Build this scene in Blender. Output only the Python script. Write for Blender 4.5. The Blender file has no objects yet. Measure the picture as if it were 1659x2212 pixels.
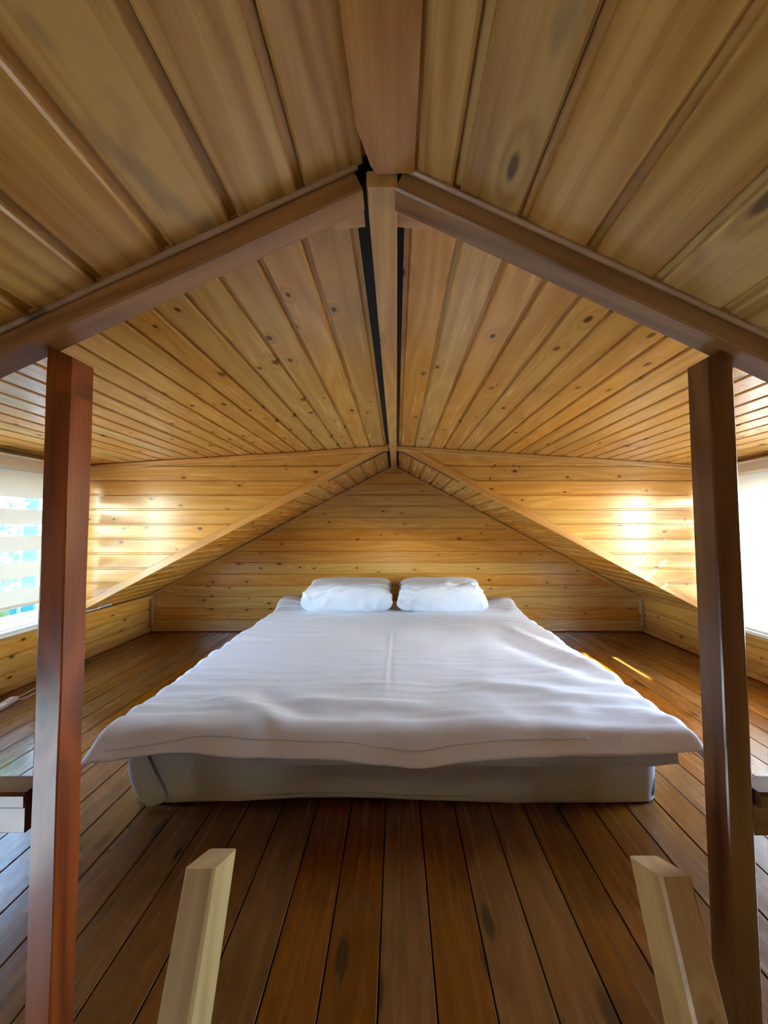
import bpy, bmesh, math, random
from mathutils import Vector, Matrix, noise
random.seed(7)
S = bpy.context.scene
C = S.collection

# ------------------------------------------------------------------ camera, sky, sun, exposure
H = 0.945                                    # eye height above the loft floor
cam_d = bpy.data.cameras.new('camera'); cam = bpy.data.objects.new('camera', cam_d); C.objects.link(cam)
cam_d.sensor_fit = 'HORIZONTAL'; cam_d.sensor_width = 36.0; cam_d.lens = 36.0 * 830 / 1659
cam_d.shift_x = -27.5 / 1659
cam_d.clip_start = 0.02
cam.location = (0, 0, H); cam.rotation_euler = (math.radians(90) + math.atan(33 / 830), 0, 0)
S.camera = cam

W = bpy.data.worlds.new('sky'); S.world = W; W.use_nodes = True
wn = W.node_tree; wn.nodes.clear()
sky = wn.nodes.new('ShaderNodeTexSky'); sky.sky_type = 'NISHITA'; sky.sun_disc = False
sky.sun_elevation = math.radians(38); sky.sun_rotation = math.radians(118); sky.air_density = 1.0; sky.dust_density = 0.6
bg = wn.nodes.new('ShaderNodeBackground'); bg.inputs['Strength'].default_value = 3.6
wo = wn.nodes.new('ShaderNodeOutputWorld')
wn.links.new(sky.outputs[0], bg.inputs[0]); wn.links.new(bg.outputs[0], wo.inputs[0])

sun_d = bpy.data.lights.new('sun', 'SUN'); sun = bpy.data.objects.new('sun', sun_d); C.objects.link(sun)
sun_d.energy = 40.0; sun_d.angle = math.radians(0.53); sun_d.color = (1.0, 0.96, 0.90)
sun.rotation_euler = Vector((-1.0, 0.53, -0.86)).to_track_quat('-Z', 'Y').to_euler()
sun.location = (8, -4, 8)

def portal(name, loc, direction, sx, sy):
    d = bpy.data.lights.new(name, 'AREA'); d.shape = 'RECTANGLE'; d.size = sx; d.size_y = sy
    d.cycles.is_portal = True
    o = bpy.data.objects.new(name, d); C.objects.link(o); o.location = loc
    o.rotation_euler = Vector(direction).to_track_quat('-Z', 'Y').to_euler()
    return o

vs = S.view_settings
vs.view_transform = 'Standard'; vs.look = 'None'; vs.gamma = 1.0; vs.use_curve_mapping = False
vs.exposure = 1.5
S.cycles.use_denoising = True
S.cycles.max_bounces = 5; S.cycles.diffuse_bounces = 4; S.cycles.glossy_bounces = 2
S.cycles.use_adaptive_sampling = False
S.cycles.transparent_max_bounces = 8; S.cycles.sample_clamp_indirect = 8.0
S.cycles.caustics_reflective = False; S.cycles.caustics_refractive = False

# ------------------------------------------------------------------ helpers
V = Vector
def lin(r, g, b):
    f = lambda c: ((c / 255 + 0.055) / 1.055) ** 2.4 if c / 255 > 0.04045 else c / 255 / 12.92
    return (f(r), f(g), f(b), 1)

def new_mat(name):
    m = bpy.data.materials.new(name); m.use_nodes = True
    nt = m.node_tree
    return m, nt, nt.nodes['Principled BSDF']

def nd(nt, t, **kw):
    n = nt.nodes.new(t)
    for k, v in kw.items(): setattr(n, k, v)
    return n

def mth(nt, op, a, b=None, c=None, clamp=False):
    n = nt.nodes.new('ShaderNodeMath'); n.operation = op; n.use_clamp = clamp
    for i, x in enumerate((a, b, c)):
        if x is None: continue
        if isinstance(x, (int, float)): n.inputs[i].default_value = x
        else: nt.links.new(x, n.inputs[i])
    return n.outputs[0]

def scl(nt, vec, s):
    n = nt.nodes.new('ShaderNodeVectorMath'); n.operation = 'MULTIPLY'
    nt.links.new(vec, n.inputs[0]); n.inputs[1].default_value = s
    return n.outputs[0]

def noi(nt, vec, scale=1.0, detail=3.0, rough=0.55):
    n = nt.nodes.new('ShaderNodeTexNoise'); n.inputs['Scale'].default_value = scale
    n.inputs['Detail'].default_value = detail; n.inputs['Roughness'].default_value = rough
    nt.links.new(vec, n.inputs['Vector']); return n.outputs['Fac']

def mixc(nt, fac, a, b, mode='MIX'):
    n = nt.nodes.new('ShaderNodeMix'); n.data_type = 'RGBA'; n.blend_type = mode; n.clamp_factor = True
    if isinstance(fac, (int, float)): n.inputs['Factor'].default_value = fac
    else: nt.links.new(fac, n.inputs['Factor'])
    for key, x in (('A', a), ('B', b)):
        s = [i for i in n.inputs if i.name == key and i.type == 'RGBA'][0]
        if isinstance(x, tuple): s.default_value = x
        else: nt.links.new(x, s)
    return [o for o in n.outputs if o.type == 'RGBA'][0]

def mapr(nt, x, a, b, c, d, smooth=False):
    n = nt.nodes.new('ShaderNodeMapRange'); n.clamp = True
    if smooth: n.interpolation_type = 'SMOOTHSTEP'
    nt.links.new(x, n.inputs[0])
    for i, v in enumerate((a, b, c, d)): n.inputs[i + 1].default_value = v
    return n.outputs[0]

def wood(name, light, dark, knot, rough=0.32, coat=0.25, var=0.22, kdens=0.55, ksize=0.085, kscale=(5.5, 9.5),
         blotch=0.0, blotch_col=None, blotch_lo=0.50, bump=0.12, ring_scale=17.0, contrast=1.0):
    """Varnished pine: grain along local X, growth rings, knots with swirled grain, a tint for every board."""
    m, nt, b = new_mat(name); L = nt.links
    tc = nd(nt, 'ShaderNodeTexCoord'); oi = nd(nt, 'ShaderNodeObjectInfo')
    rnd = oi.outputs['Random']
    cb = nd(nt, 'ShaderNodeCombineXYZ')
    L.new(mth(nt, 'MULTIPLY', rnd, 61.0), cb.inputs[0]); L.new(mth(nt, 'MULTIPLY', rnd, 173.0), cb.inputs[1]); L.new(mth(nt, 'MULTIPLY', rnd, 37.0), cb.inputs[2])
    ad = nd(nt, 'ShaderNodeVectorMath', operation='ADD'); L.new(tc.outputs['Object'], ad.inputs[0]); L.new(cb.outputs[0], ad.inputs[1])
    P = ad.outputs[0]
    sx = nd(nt, 'ShaderNodeSeparateXYZ'); L.new(P, sx.inputs[0])
    # knots
    vo = nd(nt, 'ShaderNodeTexVoronoi', voronoi_dimensions='2D'); vo.inputs['Scale'].default_value = 1.0
    L.new(scl(nt, P, (kscale[0], kscale[1], 1)), vo.inputs['Vector'])
    sc = nd(nt, 'ShaderNodeSeparateColor'); L.new(vo.outputs['Color'], sc.inputs[0])
    keep = mth(nt, 'GREATER_THAN', sc.outputs[0], kdens)
    size = mth(nt, 'MULTIPLY_ADD', sc.outputs[1], 0.9, 0.45)
    kd = mth(nt, 'DIVIDE', vo.outputs['Distance'], size)
    kcore = mth(nt, 'MULTIPLY', mapr(nt, kd, ksize * 0.55, ksize * 1.25, 1, 0, True), keep)
    khalo = mth(nt, 'MULTIPLY', mapr(nt, kd, 0.0, ksize * 4.5, 1, 0, True), keep)
    # rings
    warp = noi(nt, scl(nt, P, (0.9, 6, 6)), 1.0, 1.0)
    yy = mth(nt, 'MULTIPLY_ADD', sx.outputs[1], ring_scale, mth(nt, 'MULTIPLY', warp, 7.0))
    yy = mth(nt, 'MULTIPLY_ADD', khalo, 1.5, yy)
    ring = mth(nt, 'MULTIPLY_ADD', mth(nt, 'SINE', mth(nt, 'MULTIPLY', yy, 6.283)), 0.5, 0.5)
    g1 = noi(nt, scl(nt, P, (1.6, 55, 55)), 1.0, 3, 0.6)
    g2 = noi(nt, scl(nt, P, (6, 260, 260)), 1.0, 1, 0.6)
    fac = mth(nt, 'MULTIPLY_ADD', ring, 0.26, mth(nt, 'MULTIPLY_ADD', g1, 0.62, mth(nt, 'MULTIPLY', g2, 0.18)))
    fac = mapr(nt, fac, 0.5 - 0.25 / contrast, 0.5 + 0.27 / contrast, 0, 1)
    col = mixc(nt, fac, dark, light)
    if blotch > 0:
        bl = noi(nt, scl(nt, P, (3.0, 7.0, 7.0)), 1.0, 3, 0.6)
        col = mixc(nt, mth(nt, 'MULTIPLY', mapr(nt, bl, blotch_lo, blotch_lo + 0.22 if blotch_lo < 0.6 else blotch_lo + 0.06, 0, 1, True), blotch), col, blotch_col)
    col = mixc(nt, mth(nt, 'MULTIPLY', khalo, 0.45), col, dark)
    col = mixc(nt, mth(nt, 'MULTIPLY', kcore, 0.85), col, knot)
    hs = nd(nt, 'ShaderNodeHueSaturation')
    r2 = mth(nt, 'FRACT', mth(nt, 'MULTIPLY', rnd, 17.31))
    L.new(mth(nt, 'MULTIPLY_ADD', rnd, var, 1.0 - var / 2), hs.inputs['Value'])
    L.new(mth(nt, 'MULTIPLY_ADD', r2, 0.016, 0.492), hs.inputs['Hue'])
    L.new(mth(nt, 'MULTIPLY_ADD', r2, -0.12, 1.06), hs.inputs['Saturation'])
    L.new(col, hs.inputs['Color']); L.new(hs.outputs[0], b.inputs['Base Color'])
    L.new(mth(nt, 'MULTIPLY_ADD', g1, 0.18, rough - 0.09), b.inputs['Roughness'])
    b.inputs['Coat Weight'].default_value = coat; b.inputs['Coat Roughness'].default_value = 0.16
    if bump > 0:
        bp = nd(nt, 'ShaderNodeBump'); bp.inputs['Strength'].default_value = bump; bp.inputs['Distance'].default_value = 0.002
        L.new(mth(nt, 'MULTIPLY_ADD', ring, 0.5, g1), bp.inputs['Height']); L.new(bp.outputs[0], b.inputs['Normal'])
    return m

def plain(name, col, rough=0.5, bump=0.0, bscale=40.0, var=0.06, metallic=0.0):
    m, nt, b = new_mat(name)
    tc = nd(nt, 'ShaderNodeTexCoord'); n = noi(nt, tc.outputs['Object'], bscale, 3)
    d = tuple(c * (1 - var) for c in col[:3]) + (1,)
    nt.links.new(mixc(nt, n, d, col), b.inputs['Base Color'])
    b.inputs['Roughness'].default_value = rough; b.inputs['Metallic'].default_value = metallic
    if bump:
        bp = nd(nt, 'ShaderNodeBump'); bp.inputs['Strength'].default_value = bump; bp.inputs['Distance'].default_value = 0.003
        nt.links.new(n, bp.inputs['Height']); nt.links.new(bp.outputs[0], b.inputs['Normal'])
    return m

def cloth(name, col, wscale=9.0, bump=0.25):
    m, nt, b = new_mat(name)
    tc = nd(nt, 'ShaderNodeTexCoord'); P = tc.outputs['Object']
    n1 = noi(nt, scl(nt, P, (1.0, 2.4, 1.6)), wscale, 4, 0.55); n2 = noi(nt, P, 420.0, 2)
    d = tuple(c * 0.95 for c in col[:3]) + (1,)
    nt.links.new(mixc(nt, n1, d, col), b.inputs['Base Color'])
    b.inputs['Roughness'].default_value = 0.85; b.inputs['Sheen Weight'].default_value = 0.15
    b.inputs['Specular IOR Level'].default_value = 0.2
    bp = nd(nt, 'ShaderNodeBump'); bp.inputs['Strength'].default_value = bump; bp.inputs['Distance'].default_value = 0.012
    nt.links.new(mth(nt, 'MULTIPLY_ADD', n2, 0.04, n1), bp.inputs['Height']); nt.links.new(bp.outputs[0], b.inputs['Normal'])
    return m

def thin_cloth(name, col, clear, trans):
    """blind fabric: diffuse front, light seeping through, and (for the sheer weave) open mesh"""
    m = bpy.data.materials.new(name); m.use_nodes = True; nt = m.node_tree; nt.nodes.clear()
    o = nd(nt, 'ShaderNodeOutputMaterial'); df = nd(nt, 'ShaderNodeBsdfDiffuse'); tr = nd(nt, 'ShaderNodeBsdfTranslucent')
    tp = nd(nt, 'ShaderNodeBsdfTransparent'); m1 = nd(nt, 'ShaderNodeMixShader'); m2 = nd(nt, 'ShaderNodeMixShader')
    tc = nd(nt, 'ShaderNodeTexCoord'); n = noi(nt, scl(nt, tc.outputs['Object'], (1, 1, 8)), 30, 3)
    cc = mixc(nt, n, tuple(c * 0.93 for c in col[:3]) + (1,), col)
    nt.links.new(cc, df.inputs[0]); nt.links.new(cc, tr.inputs[0])
    m1.inputs[0].default_value = trans; m2.inputs[0].default_value = clear
    nt.links.new(df.outputs[0], m1.inputs[1]); nt.links.new(tr.outputs[0], m1.inputs[2])
    nt.links.new(m1.outputs[0], m2.inputs[1]); nt.links.new(tp.outputs[0], m2.inputs[2]); nt.links.new(m2.outputs[0], o.inputs[0])
    return m

M = {}
M['lambri'] = wood('honey_pine', lin(214, 166, 88), lin(184, 128, 56), lin(78, 40, 16), rough=0.25, coat=0.0, bump=0.0, kdens=0.62, var=0.18, contrast=0.82)
M['lambri_near'] = wood('honey_pine_roof', lin(204, 162, 92), lin(172, 126, 60), lin(84, 52, 26), rough=0.29, coat=0.0, bump=0.0, kdens=0.72, kscale=(2.6, 8.0), ksize=0.06, var=0.14, contrast=1.7, blotch=0.5, blotch_lo=0.66, blotch_col=lin(112, 98, 80))
M['floor'] = wood('stained_pine_floor', lin(132, 80, 25), lin(100, 56, 14), lin(52, 26, 12), rough=0.26, coat=0.35, var=0.30, kdens=0.62, kscale=(2.4, 8.0), ksize=0.12,
                  blotch=0.55, blotch_col=lin(82, 44, 14), bump=0.0, contrast=0.75)
M['trim'] = wood('pine_trim', lin(206, 158, 88), lin(174, 120, 58), lin(80, 44, 20), kdens=0.9, var=0.12)
M['bead'] = wood('worn_pale_pine', lin(178, 150, 118), lin(140, 110, 80), lin(80, 58, 40), kdens=0.9, var=0.05)
M['rafter'] = wood('weathered_pine', lin(166, 122, 74), lin(120, 82, 44), lin(70, 44, 26), rough=0.38, kdens=0.8, var=0.15, blotch=0.5, blotch_col=lin(92, 62, 40))
M['post_red'] = wood('red_stained_pine', lin(144, 74, 30), lin(94, 42, 15), lin(50, 22, 18), rough=0.36, coat=0.25, kdens=0.7, kscale=(3, 9), ksize=0.14, var=0.02, blotch=0.45, blotch_col=lin(98, 44, 22), contrast=1.4)
M['post_dark'] = wood('dark_stained_pine', lin(116, 74, 40), lin(78, 42, 20), lin(36, 20, 16), rough=0.32, coat=0.35, kdens=0.6, kscale=(3, 9), ksize=0.14, var=0.02, blotch=0.5, blotch_col=lin(80, 40, 22), contrast=1.3)
M['ladder'] = wood('raw_pine', lin(192, 164, 114), lin(160, 130, 84), lin(84, 62, 42), rough=0.45, coat=0.05, kdens=0.65, kscale=(4, 9), var=0.08)
M['rail'] = wood('brown_rail_pine', lin(126, 82, 58), lin(88, 52, 34), lin(46, 28, 20), rough=0.32, var=0.1)
M['dark'] = plain('tar_paper', (0.006, 0.006, 0.007, 1), 0.9)
M['shell'] = plain('board_backing', lin(96, 60, 28), 0.8)
M['white'] = plain('white_plastic', (0.80, 0.81, 0.83, 1), 0.3, var=0.02)
M['cream'] = plain('cream_cassette', (0.62, 0.56, 0.48, 1), 0.4, var=0.03)
M['duvet'] = cloth('white_cotton', (0.765, 0.76, 0.80, 1), 7.0, 0.30)
M['sheet'] = cloth('white_percale', (0.50, 0.51, 0.55, 1), 6.0, 0.12)
M['pillow'] = cloth('white_pillowcase', (0.76, 0.82, 0.96, 1), 10.0, 0.40)
M['opaque_band'] = thin_cloth('opaque_blind_weave', (0.85, 0.85, 0.82, 1), 0.0, 0.22)
M['sheer_band'] = thin_cloth('sheer_blind_weave', (0.75, 0.80, 0.82, 1), 0.93, 0.5)
M['plaster'] = plain('plaster', (0.62, 0.58, 0.52, 1), 0.8)
M['ground'] = plain('pale_gravel', lin(174, 171, 164), 0.9, 0.3, 3.0, 0.3)
M['blue_wall'] = plain('shade_darkened_blue', (0.003, 0.018, 0.029, 1), 0.9)  # near-black blue: shade on the sunlit house is put into its colour
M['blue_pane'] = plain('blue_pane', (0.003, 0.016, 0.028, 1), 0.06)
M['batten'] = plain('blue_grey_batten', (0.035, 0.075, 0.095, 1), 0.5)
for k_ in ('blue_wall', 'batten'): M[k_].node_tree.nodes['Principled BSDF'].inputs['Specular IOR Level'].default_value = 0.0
M['bark'] = plain('bark', lin(90, 70, 50), 0.9)
M['leaf'] = plain('leaf', lin(60, 84, 44), 0.6)
def glass_mat():
    m = bpy.data.materials.new('window_glass'); m.use_nodes = True; nt = m.node_tree; nt.nodes.clear()
    o = nd(nt, 'ShaderNodeOutputMaterial'); tp = nd(nt, 'ShaderNodeBsdfTransparent'); gl = nd(nt, 'ShaderNodeBsdfGlossy'); mx = nd(nt, 'ShaderNodeMixShader')
    tp.inputs[0].default_value = (0.95, 0.98, 0.97, 1); gl.inputs['Roughness'].default_value = 0.02; mx.inputs[0].default_value = 0.06
    nt.links.new(tp.outputs[0], mx.inputs[1]); nt.links.new(gl.outputs[0], mx.inputs[2]); nt.links.new(mx.outputs[0], o.inputs[0])
    return m
M['glass'] = glass_mat()
def dotted():
    m, nt, b = new_mat('dotted_ticking')
    tc = nd(nt, 'ShaderNodeTexCoord'); sp = nd(nt, 'ShaderNodeSeparateXYZ'); nt.links.new(tc.outputs['Object'], sp.inputs[0])
    k = 6.283 / 0.013
    a = mth(nt, 'SINE', mth(nt, 'MULTIPLY', mth(nt, 'ADD', sp.outputs[0], sp.outputs[2]), k)); c = mth(nt, 'SINE', mth(nt, 'MULTIPLY', mth(nt, 'SUBTRACT', sp.outputs[0], sp.outputs[2]), k))
    d = mapr(nt, mth(nt, 'MULTIPLY', a, c), 0.15, 0.35, 0, 1)
    nt.links.new(mixc(nt, d, (0.03, 0.032, 0.034, 1), (0.30, 0.32, 0.33, 1)), b.inputs['Base Color']); b.inputs['Roughness'].default_value = 0.9
    return m
M['dots'] = dotted()

def mesh_obj(name, verts, faces, mat, parent=None, smooth=False):
    me = bpy.data.meshes.new(name); me.from_pydata([tuple(v) for v in verts], [], faces); me.update()
    bm = bmesh.new(); bm.from_mesh(me); bmesh.ops.recalc_face_normals(bm, faces=bm.faces); bm.to_mesh(me); bm.free()
    if mat: me.materials.append(mat)
    if smooth:
        for p in me.polygons: p.use_smooth = True
    o = bpy.data.objects.new(name, me); C.objects.link(o)
    if parent: attach(o, parent)
    return o

def attach(o, parent):
    o.parent = parent; o.matrix_parent_inverse = parent.matrix_basis.inverted()

def tag(o, label=None, cat=None, group=None, kind=None):
    for k, v in (('label', label), ('category', cat), ('group', group), ('kind', kind)):
        if v: o[k] = v
    return o

def thing(name, loc, label, cat, group=None, kind=None):
    o = bpy.data.objects.new(name, None); C.objects.link(o); o.location = loc; o.empty_display_size = 0.05
    return tag(o, label, cat, group, kind)

def boxes(name, bl, mat, parent=None):
    vs_, fs = [], []
    for (x0, x1, y0, y1, z0, z1) in bl:
        k = len(vs_)
        vs_ += [(x, y, z) for x in (x0, x1) for y in (y0, y1) for z in (z0, z1)]
        fs += [tuple(k + i for i in f) for f in ((0, 1, 3, 2), (4, 6, 7, 5), (0, 4, 5, 1), (2, 3, 7, 6), (0, 2, 6, 4), (1, 5, 7, 3))]
    return mesh_obj(name, vs_, fs, mat, parent)

def prism_y(name, poly, y0, y1, mat, parent=None):
    """polygon in (x, z) extruded along y"""
    n = len(poly)
    vs_ = [(x, y0, z) for x, z in poly] + [(x, y1, z) for x, z in poly]
    fs = [tuple(range(n)), tuple(range(2 * n - 1, n - 1, -1))] + [(i, (i + 1) % n, n + (i + 1) % n, n + i) for i in range(n)]
    return mesh_obj(name, vs_, fs, mat, parent)

def frame(o, origin, x, y, z):
    m = Matrix(((x[0], y[0], z[0], origin[0]), (x[1], y[1], z[1], origin[1]), (x[2], y[2], z[2], origin[2]), (0, 0, 0, 1)))
    o.matrix_basis = m

def extrude_profile(prof, ends):
    """prof: (y, z) points; ends(y) -> (xa, xb)"""
    n = len(prof); a = []; b = []
    for (y, z) in prof:
        xa, xb = ends(y); a.append((xa, y, z)); b.append((xb, y, z))
    fs = [tuple(range(n)), tuple(range(2 * n - 1, n - 1, -1))] + [(i, n + i, n + (i + 1) % n, (i + 1) % n) for i in range(n)]
    return a + b, fs

def lambri_profile(w, t=0.014, groove=0.009):
    return [(0, 0), (0, 0.003), (groove, 0.003), (groove + 0.0015, t - 0.003), (groove + 0.005, t), (w - 0.004, t), (w - 0.0008, t - 0.0035), (w - 0.0005, 0)]

def board_profile(w, t=0.02):
    return [(0.0016, 0), (0.0016, t - 0.0015), (0.003, t), (w - 0.003, t), (w - 0.0016, t - 0.0015), (w - 0.0016, 0)]

_cache = {}
def lay(parent, name, O, along, across, normal, spans, pitch, prof, t, mat):
    """boards side by side: O is a point on the face; span = (start at low edge, start at high edge, end at low edge, end at high edge)"""
    O, al, ac, nn = V(O), V(along).normalized(), V(across).normalized(), V(normal).normalized()
    flip = al.cross(ac).dot(nn) < 0
    out = []
    for i, (a0, a1, b0, b1) in enumerate(spans):
        if max(b0 - a0, b1 - a1) < 0.01: continue
        if flip: s0, s1, e0, e1 = -b0, -b1, -a0, -a1
        else: s0, s1, e0, e1 = a0, a1, b0, b1
        key = (name, round(s1 - s0, 4), round(e0 - s0, 4), round(e1 - s0, 4), pitch, t, mat.name)
        if key not in _cache:
            v, f = extrude_profile(prof, lambda y: (0 + (s1 - s0) * y / pitch, (e0 - s0) + (e1 - e0) * y / pitch))
            o = mesh_obj(name, v, f, mat); _cache[key] = o.data
        else:
            o = bpy.data.objects.new(name, _cache[key]); C.objects.link(o)
        ax = -al if flip else al
        frame(o, O + ac * (pitch * i) + ax * s0 - nn * t, ax, ac, nn)
        attach(o, parent); out.append(o)
    return out

def beam(name, p0, p1, w, h, mat, parent=None, up=(0, 0, 1), ch=0.002):
    """squared timber from p0 to p1 (centre line), w wide, h along 'up', with eased edges"""
    p0, p1 = V(p0), V(p1); x = (p1 - p0).normalized(); z = V(up); z = (z - x * z.dot(x)).normalized(); y = z.cross(x)
    L = (p1 - p0).length; a, b = w / 2, h / 2
    prof = [(-a + ch, -b), (a - ch, -b), (a, -b + ch), (a, b - ch), (a - ch, b), (-a + ch, b), (-a, b - ch), (-a, -b + ch)]
    v, f = extrude_profile(prof, lambda q: (0, L))
    o = mesh_obj(name, v, f, mat); frame(o, p0, x, y, z)
    if parent: attach(o, parent)
    return o

def tube(name, pts, r, mat, parent=None, seg=8):
    pts = [V(p) for p in pts]; vs_, fs = [], []
    for i, p in enumerate(pts):
        d = (pts[min(i + 1, len(pts) - 1)] - pts[max(i - 1, 0)]).normalized()
        u = d.orthogonal().normalized() if abs(d.z) > 0.9 else d.cross(V((0, 0, 1))).normalized(); w = d.cross(u)
        for k in range(seg):
            a = 2 * math.pi * k / seg; vs_.append(p + u * (r * math.cos(a)) + w * (r * math.sin(a)))
    for i in range(len(pts) - 1):
        for k in range(seg):
            fs.append((i * seg + k, i * seg + (k + 1) % seg, (i + 1) * seg + (k + 1) % seg, (i + 1) * seg + k))
    fs += [tuple(range(seg)), tuple(range(len(vs_) - 1, len(vs_) - seg - 1, -1))]
    return mesh_obj(name, vs_, fs, mat, parent, smooth=True)

# ------------------------------------------------------------------ dimensions (metres, loft floor at z = 0)
XL, XR = -2.235, 2.235
X0 = -0.028                    # ridge line
R = 1.520                      # ceiling height at the ridge
YN, YC, YB, YF = 0.58, 2.683, 3.53, -2.6
M1, M2, M3 = 0.478, 0.064, 0.536     # fall of the near roof, of the dormer ceilings, of the far roof strips
R1 = 1.527
ZLOW = -2.35
P = 0.1035                     # panelling pitch
PN = 0.114
WY0, WY1, WYM = 1.42, 2.53, 1.965     # side windows
ZS = {-1: 0.335, 1: 0.292}; ZT = 1.315

# ------------------------------------------------------------------ floor
floor = boxes('floor', [(XL - 0.1, XR + 0.1, 0.46, YB, -0.16, -0.0205)], M['dark'])
tag(floor, 'brown varnished plank floor of the loft around the bed', 'floor', kind='structure')
fp = 0.1165; nfl = 0; start = 0.079 - 20 * fp
sp = [(0.46, 0.46, YB, YB)] * 39
lay(floor, 'floor_board', (start, 0, 0), (0, 1, 0), (1, 0, 0), (0, 0, 1), sp, fp, board_profile(fp), 0.02, M['floor'])
lower = boxes('floor_lower', [(XL - 0.1, XR + 0.1, YF - 0.1, YB + 0.1, ZLOW - 0.1, ZLOW)], M['floor'])
tag(lower, 'plank floor of the room below the loft', 'floor', kind='structure')
fa = beam('trim_1', (XL, 0.452, -0.09), (XR, 0.452, -0.09), 0.016, 0.16, M['rafter'])
tag(fa, 'brown fascia board along the open edge of the loft floor', 'trim', kind='structure')

# ------------------------------------------------------------------ ceiling: near roof, dormer ceilings, far roof strips
ceiling = thing('ceiling', (0, 0, 0), 'honey pine plank ceiling rising to a central ridge', 'ceiling', kind='structure')
def roof_side(s, m, r, y0, y1, xs, pitch, name, mat, n, groove, d0, d1):
    """s: -1 left, 1 right"""
    c = 1 / math.sqrt(1 + m * m); sn = m * c
    xe = XR + 0.2 if s > 0 else XL - 0.2
    z = lambda x: r - m * abs(x - X0)
    ba = prism_y(name, [(X0 - s * 0.02, r + m * 0.02 + 0.0145 / c), (xe, z(xe) + 0.0145 / c), (xe, z(xe) + 0.08), (X0 - s * 0.02, r + m * 0.02 + 0.08)], y0 + d0, y1 + d1, M['dark'])
    attach(ba, ceiling)
    lay(ba, 'ceiling_plank', (X0 + s * xs * c, 0, r - m * xs * c), (0, 1, 0), (s * c, 0, -sn), (-s * sn, 0, -c),
        [(y0, y0, y1, y1)] * n, pitch, lambri_profile(pitch, groove=groove), 0.014, mat)
for s in (-1, 1):
    roof_side(s, M1, R1, YF, YN, 0.012, PN, 'roof_slope', M['lambri_near'], 22, 0.012, -0.1, 0.0)
    roof_side(s, M2, R, YN + 0.03, YC, 0.047 if s < 0 else 0.042, P + 0.0005, 'dormer_ceiling', M['lambri'], 22, 0.011, -0.01, 0.08)
    roof_side(s, M3, R, YC, YB, 0.044, P + 0.006, 'roof_strip', M['lambri'], 24, 0.010, 0.012, 0.1)

rc_ = boxes('ridge_backing', [(X0 - 0.16, X0 + 0.16, YF - 0.1, YB + 0.1, R + 0.028, R + 0.10)], M['dark']); attach(rc_, ceiling)

# ------------------------------------------------------------------ walls
def gable_x(z, m=M3, r=R): return (r - z) / m
wb = boxes('wall_back', [(XL - 0.15, XR + 0.15, YB + 0.0145, YB + 0.12, ZLOW, 1.75)], M['shell'])
tag(wb, 'honey pine plank gable wall behind the pillows', 'wall', kind='structure')
sp = []
for i in range(15):
    z0, z1 = i * P, (i + 1) * P; g0, g1 = max(gable_x(z0), 0), max(gable_x(z1), 0)
    sp.append((max(XL, X0 - g0), max(XL, X0 - g1), min(XR, X0 + g0), min(XR, X0 + g1)))
lay(wb, 'wall_plank', (0, YB, 0), (1, 0, 0), (0, 0, 1), (0, -1, 0), sp, P, lambri_profile(P, groove=0.0075), 0.014, M['lambri'])

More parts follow.
